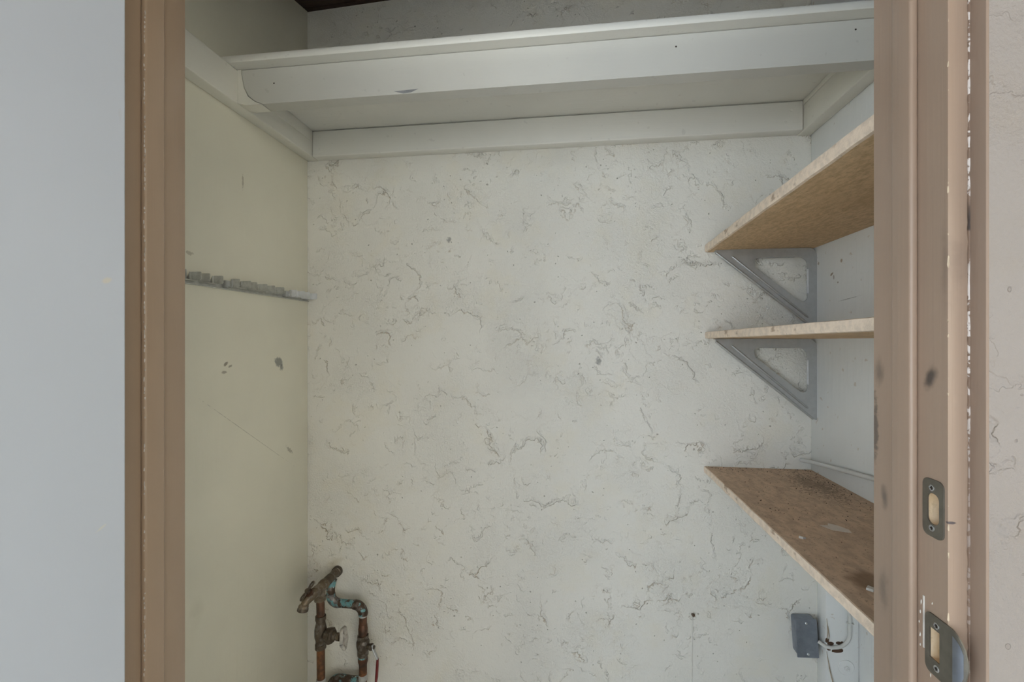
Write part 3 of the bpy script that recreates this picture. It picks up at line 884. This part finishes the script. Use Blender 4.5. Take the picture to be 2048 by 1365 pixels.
for sgn in (1, -1):
    loop = []
    for i in range(15):
        a = 2 * PI * i / 14
        loop.append(hub + hd * (sgn * (0.018 - 0.0125 * math.cos(a))) + sd * (0.0052 * math.sin(a) * (0.75 + 0.25 * -math.cos(a))))
    hm.tube(loop, 0.0026, 8, caps=False)
part('tap_handle', hm, M['bronze'], tap)
# gate valve on the left riser
gx, gy, gz = WX + 0.002, LY, -0.887
gv = MB().rings((gx, gy, -0.830), (0, 0, -1), [(0, 0.0148), (0.002, 0.0155), (0.012, 0.0155), (0.0135, 0.0135), (0.022, 0.0135), (0.030, 0.0158), (0.042, 0.0178), (0.062, 0.0178), (0.072, 0.0150), (0.076, 0.0145),
                                               (0.084, 0.0145), (0.085, 0.0162), (0.098, 0.0162), (0.0995, 0.0125)], 18)
gate = part('gate_valve', gv, M['bronze'], wp)
part('packing_nut', MB().rings((gx + 0.012, gy - 0.003, gz + 0.002), (1, -0.10, 0), [(0, 0.013), (0.008, 0.0165), (0.011, 0.0215), (0.016, 0.0215), (0.017, 0.0232), (0.027, 0.0232), (0.028, 0.0195), (0.033, 0.018)], 8), M['bronze'], gate)
part('valve_stem', MB().rings((gx + 0.044, gy - 0.006, gz + 0.003), (1, -0.10, 0), [(0, 0.011), (0.010, 0.0105), (0.0105, 0.0085), (0.013, 0.0085), (0.0135, 0.0115), (0.0225, 0.0115), (0.0235, 0.005), (0.036, 0.0045)], 12), M['brass'], gate)
wc = Vector((gx + 0.079, gy - 0.0095, gz + 0.002))
wn = Vector((1, 0.24, 0.16)).normalized()
wu = wn.cross(Vector((0, 0, 1))).normalized()
wv = wn.cross(wu)
wm = MB()
rim = [wc + (wu * math.cos(2 * PI * i / 30) + wv * math.sin(2 * PI * i / 30)) * (0.0265 + 0.0022 * math.cos(5 * 2 * PI * i / 30)) for i in range(31)]
wm.tube(rim, 0.0050, 8, caps=False)
for i in range(5):
    a = 2 * PI * i / 5 + 0.3
    wm.tube([wc + wn * 0.003, wc + (wu * math.cos(a) + wv * math.sin(a)) * 0.0265], 0.0045, 8)
wm.rings(wc - wn * 0.007, wn, [(0, 0.0085), (0.011, 0.008), (0.013, 0.005)], 12)
part('handwheel', wm, M['wheel'], gate, 'worn pale handwheel')
part('riser_pipe', MB().tube([(gx, gy, -0.929), (gx + 0.001, gy, -1.0), (gx + 0.002, gy, FL)], pr, 18), M['copper_bright'], wp)
part('tape_wrap', MB().rings((gx + 0.001, gy, -1.020), (0, 0, -1), [(0, 0.0122), (0.002, 0.0138), (0.012, 0.0142), (0.014, 0.0122)], 16), M['tape'], wp)
# branch with verdigris: down from the stub, across, down the right riser
bx, by, hz = WX, RYP + 0.002, -0.826
part('branch_pipe', MB().tube([(bx, by + 0.012, WZ - 0.008), (bx, by + 0.004, WZ - 0.02), (bx, by, WZ - 0.036), (bx, by, hz + 0.030)], [0.0145, 0.0135, 0.0128, 0.0128], 16), M['patina'], wp, 'pipe crusted with blue-green verdigris')
el = arc3((bx + 0.026, by, hz + 0.026), (-1, 0, 0), (0, 0, -1), 0.026, -8, 98, 10)
part('pipe_elbow', MB().tube(el, [0.0138] + [0.0145] * 9 + [0.0138], 16), M['crust'], wp, 'grey crusted elbow')
part('branch_pipe', MB().tube([(bx + 0.024, by, hz), (RXP - 0.05, by, hz), (RXP - 0.028, by, hz)], 0.0128, 16), M['patina'], wp, 'pipe spotted with verdigris')
el = arc3((RXP - 0.027, by - 0.001, hz - 0.027), (0, 0, 1), (1, 0, 0), 0.027, -8, 98, 10)
part('pipe_elbow', MB().tube(el, [0.0138] + [0.0148] * 9 + [0.0138], 16), M['patina_dark'], wp, 'dark brown elbow')
part('riser_pipe', MB().tube([(RXP, RYP, hz - 0.024), (RXP, RYP, -0.88), (RXP, RYP, -0.905)], 0.0121, 18), M['copper'], wp)
part('solder_ring', MB().rings((RXP, RYP, -0.852), (0, 0, -1), [(0, 0.0124), (0.001, 0.0132), (0.006, 0.0132), (0.008, 0.0124)], 16), M['tape'], wp)
part('pipe_collar', MB().rings((RXP, RYP, -0.884), (0, 0, -1), [(0, 0.0124), (0.002, 0.0132), (0.010, 0.0136), (0.013, 0.0146), (0.028, 0.0142), (0.030, 0.0132), (0.036, 0.0128)], 18), M['copper'], wp)
bv = MB().rings((RXP, RYP, -0.918), (0, 0, -1), [(0, 0.0158), (0.002, 0.0178), (0.014, 0.0178), (0.016, 0.0168)], 8)
bv.rings((RXP, RYP, -0.932), (0, 0, -1), [(0, 0.0170), (0.006, 0.0198), (0.020, 0.0198), (0.030, 0.0176), (0.032, 0.0172), (0.048, 0.0168), (0.053, 0.0135)], 18)
ball = part('ball_valve', bv, M['bronze'], wp)
sx = RXP + 0.015
part('lever_stem', MB().rings((sx, RYP - 0.004, -0.949), (1, -0.15, 0), [(0, 0.0085), (0.012, 0.0085), (0.013, 0.0105), (0.019, 0.0105), (0.020, 0.006), (0.026, 0.006)], 8), M['bronze'], ball)
lv = MB()
lp = [(sx + 0.019, RYP - 0.007, -0.941), (sx + 0.022, RYP - 0.008, -0.953), (sx + 0.030, RYP - 0.009, -0.969), (sx + 0.0365, RYP - 0.009, -0.982), (sx + 0.0365, RYP - 0.009, -0.990)]
lv.tube(lp, [0.006, 0.0066, 0.006, 0.0056, 0.0056], 10, flat=0.5)
part('lever', lv, M['galv'], ball)
part('lever_grip', MB().tube([(sx + 0.0368, RYP - 0.009, -0.982), (sx + 0.036, RYP - 0.009, -1.0), (sx + 0.0335, RYP - 0.009, -1.04), (sx + 0.031, RYP - 0.009, -1.062)], [0.0058, 0.0066, 0.0068, 0.0045], 12, flat=0.62), M['red_grip'], ball, 'red vinyl lever grip')
part('solder_ring', MB().rings((RXP, RYP, -0.983), (0, 0, -1), [(0, 0.0132), (0.002, 0.0146), (0.006, 0.0140)], 16), M['patina'], wp, 'blue-green ring')
part('pipe_collar', MB().rings((RXP, RYP, -0.988), (0, 0, -1), [(0, 0.0135), (0.002, 0.0152), (0.012, 0.0152), (0.018, 0.0132), (0.024, 0.0124)], 18), M['copper'], wp)
part('riser_pipe', MB().tube([(RXP, RYP, -1.008), (RXP, RYP, -1.1), (RXP, RYP, FL)], 0.0122, 18), M['copper_bright'], wp)
part('tape_wrap', MB().rings((RXP, RYP, -1.041), (0, 0, -1), [(0, 0.0126), (0.001, 0.0138), (0.016, 0.0138), (0.018, 0.0126)], 16), M['tape'], wp)
zc2 = -1.067
lowp = [(RXP - 0.008, RYP + 0.006, zc2), (RXP - 0.045, RYP + 0.006, zc2), (RXP - 0.075, RYP + 0.008, zc2 - 0.001)] + arc3((RXP - 0.080, RYP + 0.008, zc2 - 0.032), (0, 0, 1), (-1, 0, 0), 0.031, 10, 90, 6) + [(RXP - 0.111, RYP + 0.008, zc2 - 0.08), (RXP - 0.111, RYP + 0.008, FL)]
part('branch_pipe', MB().tube(lowp, [0.0125] * 2 + [0.0135] * 9 + [0.0135] * (len(lowp) - 11), 16), M['patina_dark'], wp, 'dark green low branch pipe')

# black cord in the corner behind the left riser
bc = thing('black_cord', (-0.80, 1.33, FL), 'thin black cord with a thick end hanging behind the left pipe', 'cord')
part('cord', MB().tube([(-0.7650, 1.322, -1.008), (-0.7690, 1.322, -1.030), (-0.7735, 1.323, -1.055), (-0.781, 1.325, -1.075), (-0.789, 1.327, -1.10), (-0.797, 1.33, -1.16), (-0.80, 1.332, FL + 0.002)],
                       [0.0045, 0.0036, 0.0032, 0.003, 0.003, 0.003, 0.003], 10), M['black'], bc)
part('cord_end', MB().tube([(-0.7600, 1.321, -0.982), (-0.7618, 1.321, -0.990), (-0.7642, 1.322, -1.003), (-0.7655, 1.322, -1.012)], [0.003, 0.0072, 0.0068, 0.004], 12), M['black'], bc)

# ------------------------------------------------------------------ electrical box, cables
tilt = Matrix.Rotation(R(3.6), 4, 'Y')
JB = Vector((0.6565, 1.400, -0.832))
jb = thing('junction_box', JB, 'grey steel electrical box low on the back wall under the lowest shelf', 'electrical box')


def jbx(p):
    q = tilt.inverted() @ Vector(p)
    return q + JB


def prism_xf(mb, fn):
    mb.v = [tuple(fn(p)) for p in mb.v]
    return mb


part('box_body', prism_xf(MB().box((-0.0270, -0.031, -0.0505), (0.0270, -0.0005, 0.0515), 0.006, seg=3), jbx), M['box_steel'], jb)
part('cover_plate', prism_xf(MB().box((-0.0285, -0.0345, -0.0540), (0.0285, -0.031, 0.0535), 0.0022, seg=3), jbx), M['box_steel'], jb)
for zz in (0.042, -0.044):
    part('screw', prism_xf(MB().rings((0.0, -0.0345, zz), (0, -1, 0), [(0, 0.0036), (0.0009, 0.0035), (0.0018, 0.0022), (0.0012, 0.0006)], 12), jbx), M['screw'], jb)

cb = thing('electrical_cable', (0.752, 1.352, -0.80), 'white painted cable curving from the steel box up the corner stud', 'cable')
cpts = [(0.686, 1.366, -0.838), (0.697, 1.354, -0.842), (0.708, 1.350, -0.8425)] + arc3((0.716, 1.3495, -0.800), (0, 0, -1), (1, 0, 0), 0.041, 0, 85, 8) + [(0.7572, 1.3495, -0.75), (0.757, 1.3495, -0.65), (0.756, 1.3495, -0.55), (0.755, 1.3495, -0.425)]
part('cable_run', MB().tube(cpts, 0.0054, 12, flat=0.85), M['cable'], cb)
part('staple', MB().box((0.7495, 1.3425, -0.772), (0.7650, 1.3545, -0.7695), 0.0008), M['cable'], cb)
# broken-out notch at the stud's edge
nt = MB()
for x, z, a, b in ((0.703, -0.826, 0.006, 0.009), (0.712, -0.834, 0.009, 0.006), (0.726, -0.853, 0.012, 0.007), (0.738, -0.851, 0.009, 0.008), (0.732, -0.831, 0.010, 0.005), (0.706, -0.850, 0.006, 0.005), (0.741, -0.829, 0.005, 0.004)):
    nt.blob((x, 1.3553, z), (a, 0.0012, b), 0, 0.3)
part('broken_notch', nt, M['hole'], wr, 'dark broken notch around the cable', kind='stuff')
spl = MB().tube([(0.7005, 1.3535, -0.765), (0.7035, 1.3525, -0.80), (0.702, 1.3535, -0.823)], [0.0008, 0.0022, 0.001], 6, flat=0.5)
spl.tube([(0.704, 1.353, -0.785), (0.7065, 1.352, -0.81), (0.7065, 1.3535, -0.826)], [0.0006, 0.0018, 0.0008], 6, flat=0.5)
spl.tube([(0.7005, 1.3535, -0.856), (0.706, 1.350, -0.90), (0.713, 1.3475, -0.935), (0.717, 1.346, -0.952)], [0.0008, 0.002, 0.0021, 0.0016], 6, flat=0.6)
part('splinter', spl, M['splinter'], wr, 'split lath strip', kind='stuff')

wb = thing('washer_bolt', (0.750, 1.355, -0.896), 'painted round washer and bolt at the foot of the corner stud', 'bolt')
part('washer', MB().rings((0.750, 1.355, -0.896), (0, -1, 0), [(0, 0.0205), (0.0022, 0.0205), (0.003, 0.0195), (0.0032, 0.006)], 28), M['right_paint'], wb)
part('bolt_head', MB().rings((0.750, 1.3525, -0.896), (0, -1, 0), [(0, 0.0065), (0.005, 0.0065), (0.006, 0.005)], 6).rings((0.750, 1.348, -0.896), (0, -1, 0), [(0, 0.0035), (0.006, 0.0033), (0.007, 0.0022)], 10), M['right_paint'], wb)

cd = [(0.656, 1.3985, -0.341), (0.670, 1.37, -0.339), (0.673, 1.25, -0.325), (0.6745, 1.12, -0.310), (0.6765, 0.90, -0.287), (0.677, 0.60, -0.258)]
solo('wall_cable', MB().tube(cd, 0.0058, 12), M['cable'], (0.677, 1.0, -0.30), 'white painted cable running along the right wall above the lowest shelf', 'cable')

# ------------------------------------------------------------------ nail and painted-over wire on the back wall
nl = thing('wall_nail', (0.357, 1.399, -0.80), 'rusty nail with a painted-over wire hanging down the back wall', 'nail')
part('nail_shank', MB().rings((0.357, 1.402, -0.8075), (0.1, -1, 0.25), [(0, 0.0032), (0.009, 0.0030), (0.010, 0.0048), (0.012, 0.0048), (0.013, 0.003)], 10), M['nail'], nl)
wpth = []
for i in range(24):
    t = i / 23
    wpth.append((0.357 - 0.0035 * t + 0.0006 * math.sin(i * 1.7), 1.3990, -0.812 - 0.42 * t))
part('wire', MB().tube(wpth, 0.0021, 8), M['stucco'], nl, 'thin wire painted over')
lpn = [(0.357 + 0.009 * math.cos(a), 1.3985, -0.816 + 0.008 * math.sin(a)) for a in [R(20 - 20 * i) for i in range(12)]]
part('wire_loop', MB().tube(lpn, 0.0017, 8), M['stucco'], nl)

# ------------------------------------------------------------------ strike plates
def strike(name, y0, y1, z0, z1, hole, label, lip):
    yc, zc_ = (y0 + y1) / 2, (z0 + z1) / 2
    s = thing(name, (JR, yc, z0), label, 'strike plate', 'strike plates on the right jamb')
    t = 0.0013
    if not lip:
        out = rrect(y0, z0, y1, z1, 0.0068, 6)
        part('plate', MB().prism(out, [hole], (JR - t, 0, 0), (0, 1, 0), (0, 0, 1), (1, 0, 0), t), M['strike'], s)
    else:
        out = round_poly([(y0, z0), (y1, z0), (y1, z1), (y0, z1)], [0.0008, 0.0068, 0.0068, 0.0008], 6)
        pl = part('plate', MB().prism(out, [hole], (JR - t, 0, 0), (0, 1, 0), (0, 0, 1), (1, 0, 0), t), M['strike'], s)
        # D-shaped lip curving round the jamb's edge
        vs, fs = [], []
        nu, nv = 8, 16
        for i in range(nu + 1):
            f = i / nu
            half = (z1 - z0) / 2 * math.sqrt(max(0.0, 1 - (f * 0.995) ** 2.2)) * (1 - 0.06 * f)
            y = y0 - 0.0118 * f
            x = JR - t + 0.0052 * f * f
            for k in range(nv + 1):
                vs.append((x, y, zc_ - half + 2 * half * k / nv))
        n1 = len(vs)
        vs += [(a + 0.0014, b + 0.0004, c) for a, b, c in vs]
        W = nv + 1
        for i in range(nu):
            for k in range(nv):
                q = [i * W + k, i * W + k + 1, (i + 1) * W + k + 1, (i + 1) * W + k]
                fs.append(q)
                fs.append([j + n1 for j in q[::-1]])
        ring = [i * W for i in range(nu + 1)] + [nu * W + k for k in range(1, nv + 1)] + [i * W + nv for i in range(nu - 1, -1, -1)] + [k for k in range(nv - 1, 0, -1)]
        for i in range(len(ring)):
            a, b = ring[i], ring[(i + 1) % len(ring)]
            fs.append([a, b, b + n1, a + n1])
        part('lip', MB().add(vs, fs), M['strike'], s)
        lv, lf = [], []
        for i in range(nu + 1):
            f = 0.16 + 0.66 * i / nu
            half = (z1 - z0) / 2 * math.sqrt(max(0.0, 1 - (f * 1.1) ** 2.2)) * 0.80
            for off in (0.0003, -0.0004):
                for k in range(nv + 1):
                    lv.append((JR - t + 0.0052 * f * f - off, y0 - 0.0118 * f, zc_ - half + 2 * half * k / nv))
        for i in range(nu):
            o0, o1 = i * 2 * W, (i + 1) * 2 * W
            for k in range(nv):
                lf.append([o0 + k, o0 + k + 1, o1 + k + 1, o1 + k])
                lf.append([o0 + W + k, o1 + W + k, o1 + W + k + 1, o0 + W + k + 1])
        part('lip_wear', MB().add(lv, lf), M['box_steel'], s, 'dark worn steel on the lip')
    for zz in (z0 + 0.0085, z1 - 0.0085):
        part('screw', MB().rings((JR - t, yc + 0.001, zz), (-1, 0, 0), [(0, 0.0032), (0.0005, 0.0031), (0.0008, 0.0024), (0.0002, 0.0013), (-0.0004, 0.0006)], 14).box((JR - t - 0.00075, yc + 0.001 - 0.0017, zz - 0.00035), (JR - t - 0.0002, yc + 0.001 + 0.0017, zz + 0.00035), 0, 1).box((JR - t - 0.00075, yc + 0.001 - 0.00035, zz - 0.0017), (JR - t - 0.0002, yc + 0.001 + 0.00035, zz + 0.0017), 0, 1), [M['screw'], M['crumb']], s)
    return s


strike('strike_plate', 0.4770, 0.5025, -0.1905, -0.1345, rrect(0.4820, -0.1780, 0.4965, -0.1480, 0.0062), 'upper dull steel strike plate with rounded corners on the right jamb', False)
strike('strike_plate', 0.4685, 0.4995, -0.3235, -0.2655, [(0.4815, -0.3085), (0.4938, -0.3085), (0.4938, -0.2790), (0.4815, -0.2790)][::-1], 'lower strike plate with a curved lip over the jamb edge', True)

# ------------------------------------------------------------------ scraps on the lowest shelf
ZT = Z3 + 0.019
def scrap(pts, th, mat, label, name):
    cx = sum(p[0] for p in pts) / len(pts)
    cy = sum(p[1] for p in pts) / len(pts)
    mb = MB()
    n = len(pts)
    vs = [(x, y, ZT + 0.0002) for x, y in pts] + [(x, y, ZT + 0.0002 + th * random.uniform(0.5, 1.5)) for x, y in pts]
    mb.add(vs, [list(range(n))[::-1], list(range(n, 2 * n))] + [[i, (i + 1) % n, (i + 1) % n + n, i + n] for i in range(n)])
    return solo(name, mb, mat, (cx, cy, ZT), label, 'scrap', smooth=0)


scrap([(x - 0.018, y + 0.043) for x, y in ((0.512, 0.936), (0.524, 0.914), (0.553, 0.9035), (0.556, 0.919), (0.546, 0.938), (0.533, 0.948), (0.528, 0.938))], 0.0006, M['clear_tape'], 'torn piece of dull tape lying on the lowest shelf', 'tape_scrap')
scrap([(0.4235, 0.911), (0.4285, 0.906), (0.435, 0.909), (0.432, 0.915), (0.427, 0.918)], 0.003, M['flake'], 'small white paint flake on the lowest shelf left of the tape scrap', 'paint_flake')
scrap([(0.434, 0.734), (0.440, 0.728), (0.446, 0.734), (0.440, 0.740)], 0.003, M['flake'], 'small white paint flake on the lowest shelf beside the door jamb', 'paint_flake')
crumbs = MB()
for i in range(190):
    if i < 120:
        y = random.uniform(1.0, 1.39)
        x = 0.40 + (XR - 0.40) * (1 - random.random() ** 2.2 * 0.9) - 0.012
    elif i < 165:
        x, y = random.uniform(0.40, 0.67), 1.393 - random.random() ** 2 * 0.03
    else:
        x, y = random.uniform(0.42, 0.66), random.uniform(0.75, 1.3)
    s = random.uniform(0.0005, 0.0012)
    crumbs.blob((x, y, ZT + s * 0.5), (s * random.uniform(0.8, 1.6), s, s * 0.8), 0, 0.35)
solo('dirt_crumbs', crumbs, M['crumb'], (0.54, 1.2, ZT), 'dark dirt crumbs scattered over the lowest shelf top', 'dirt', kind='stuff', smooth=0)
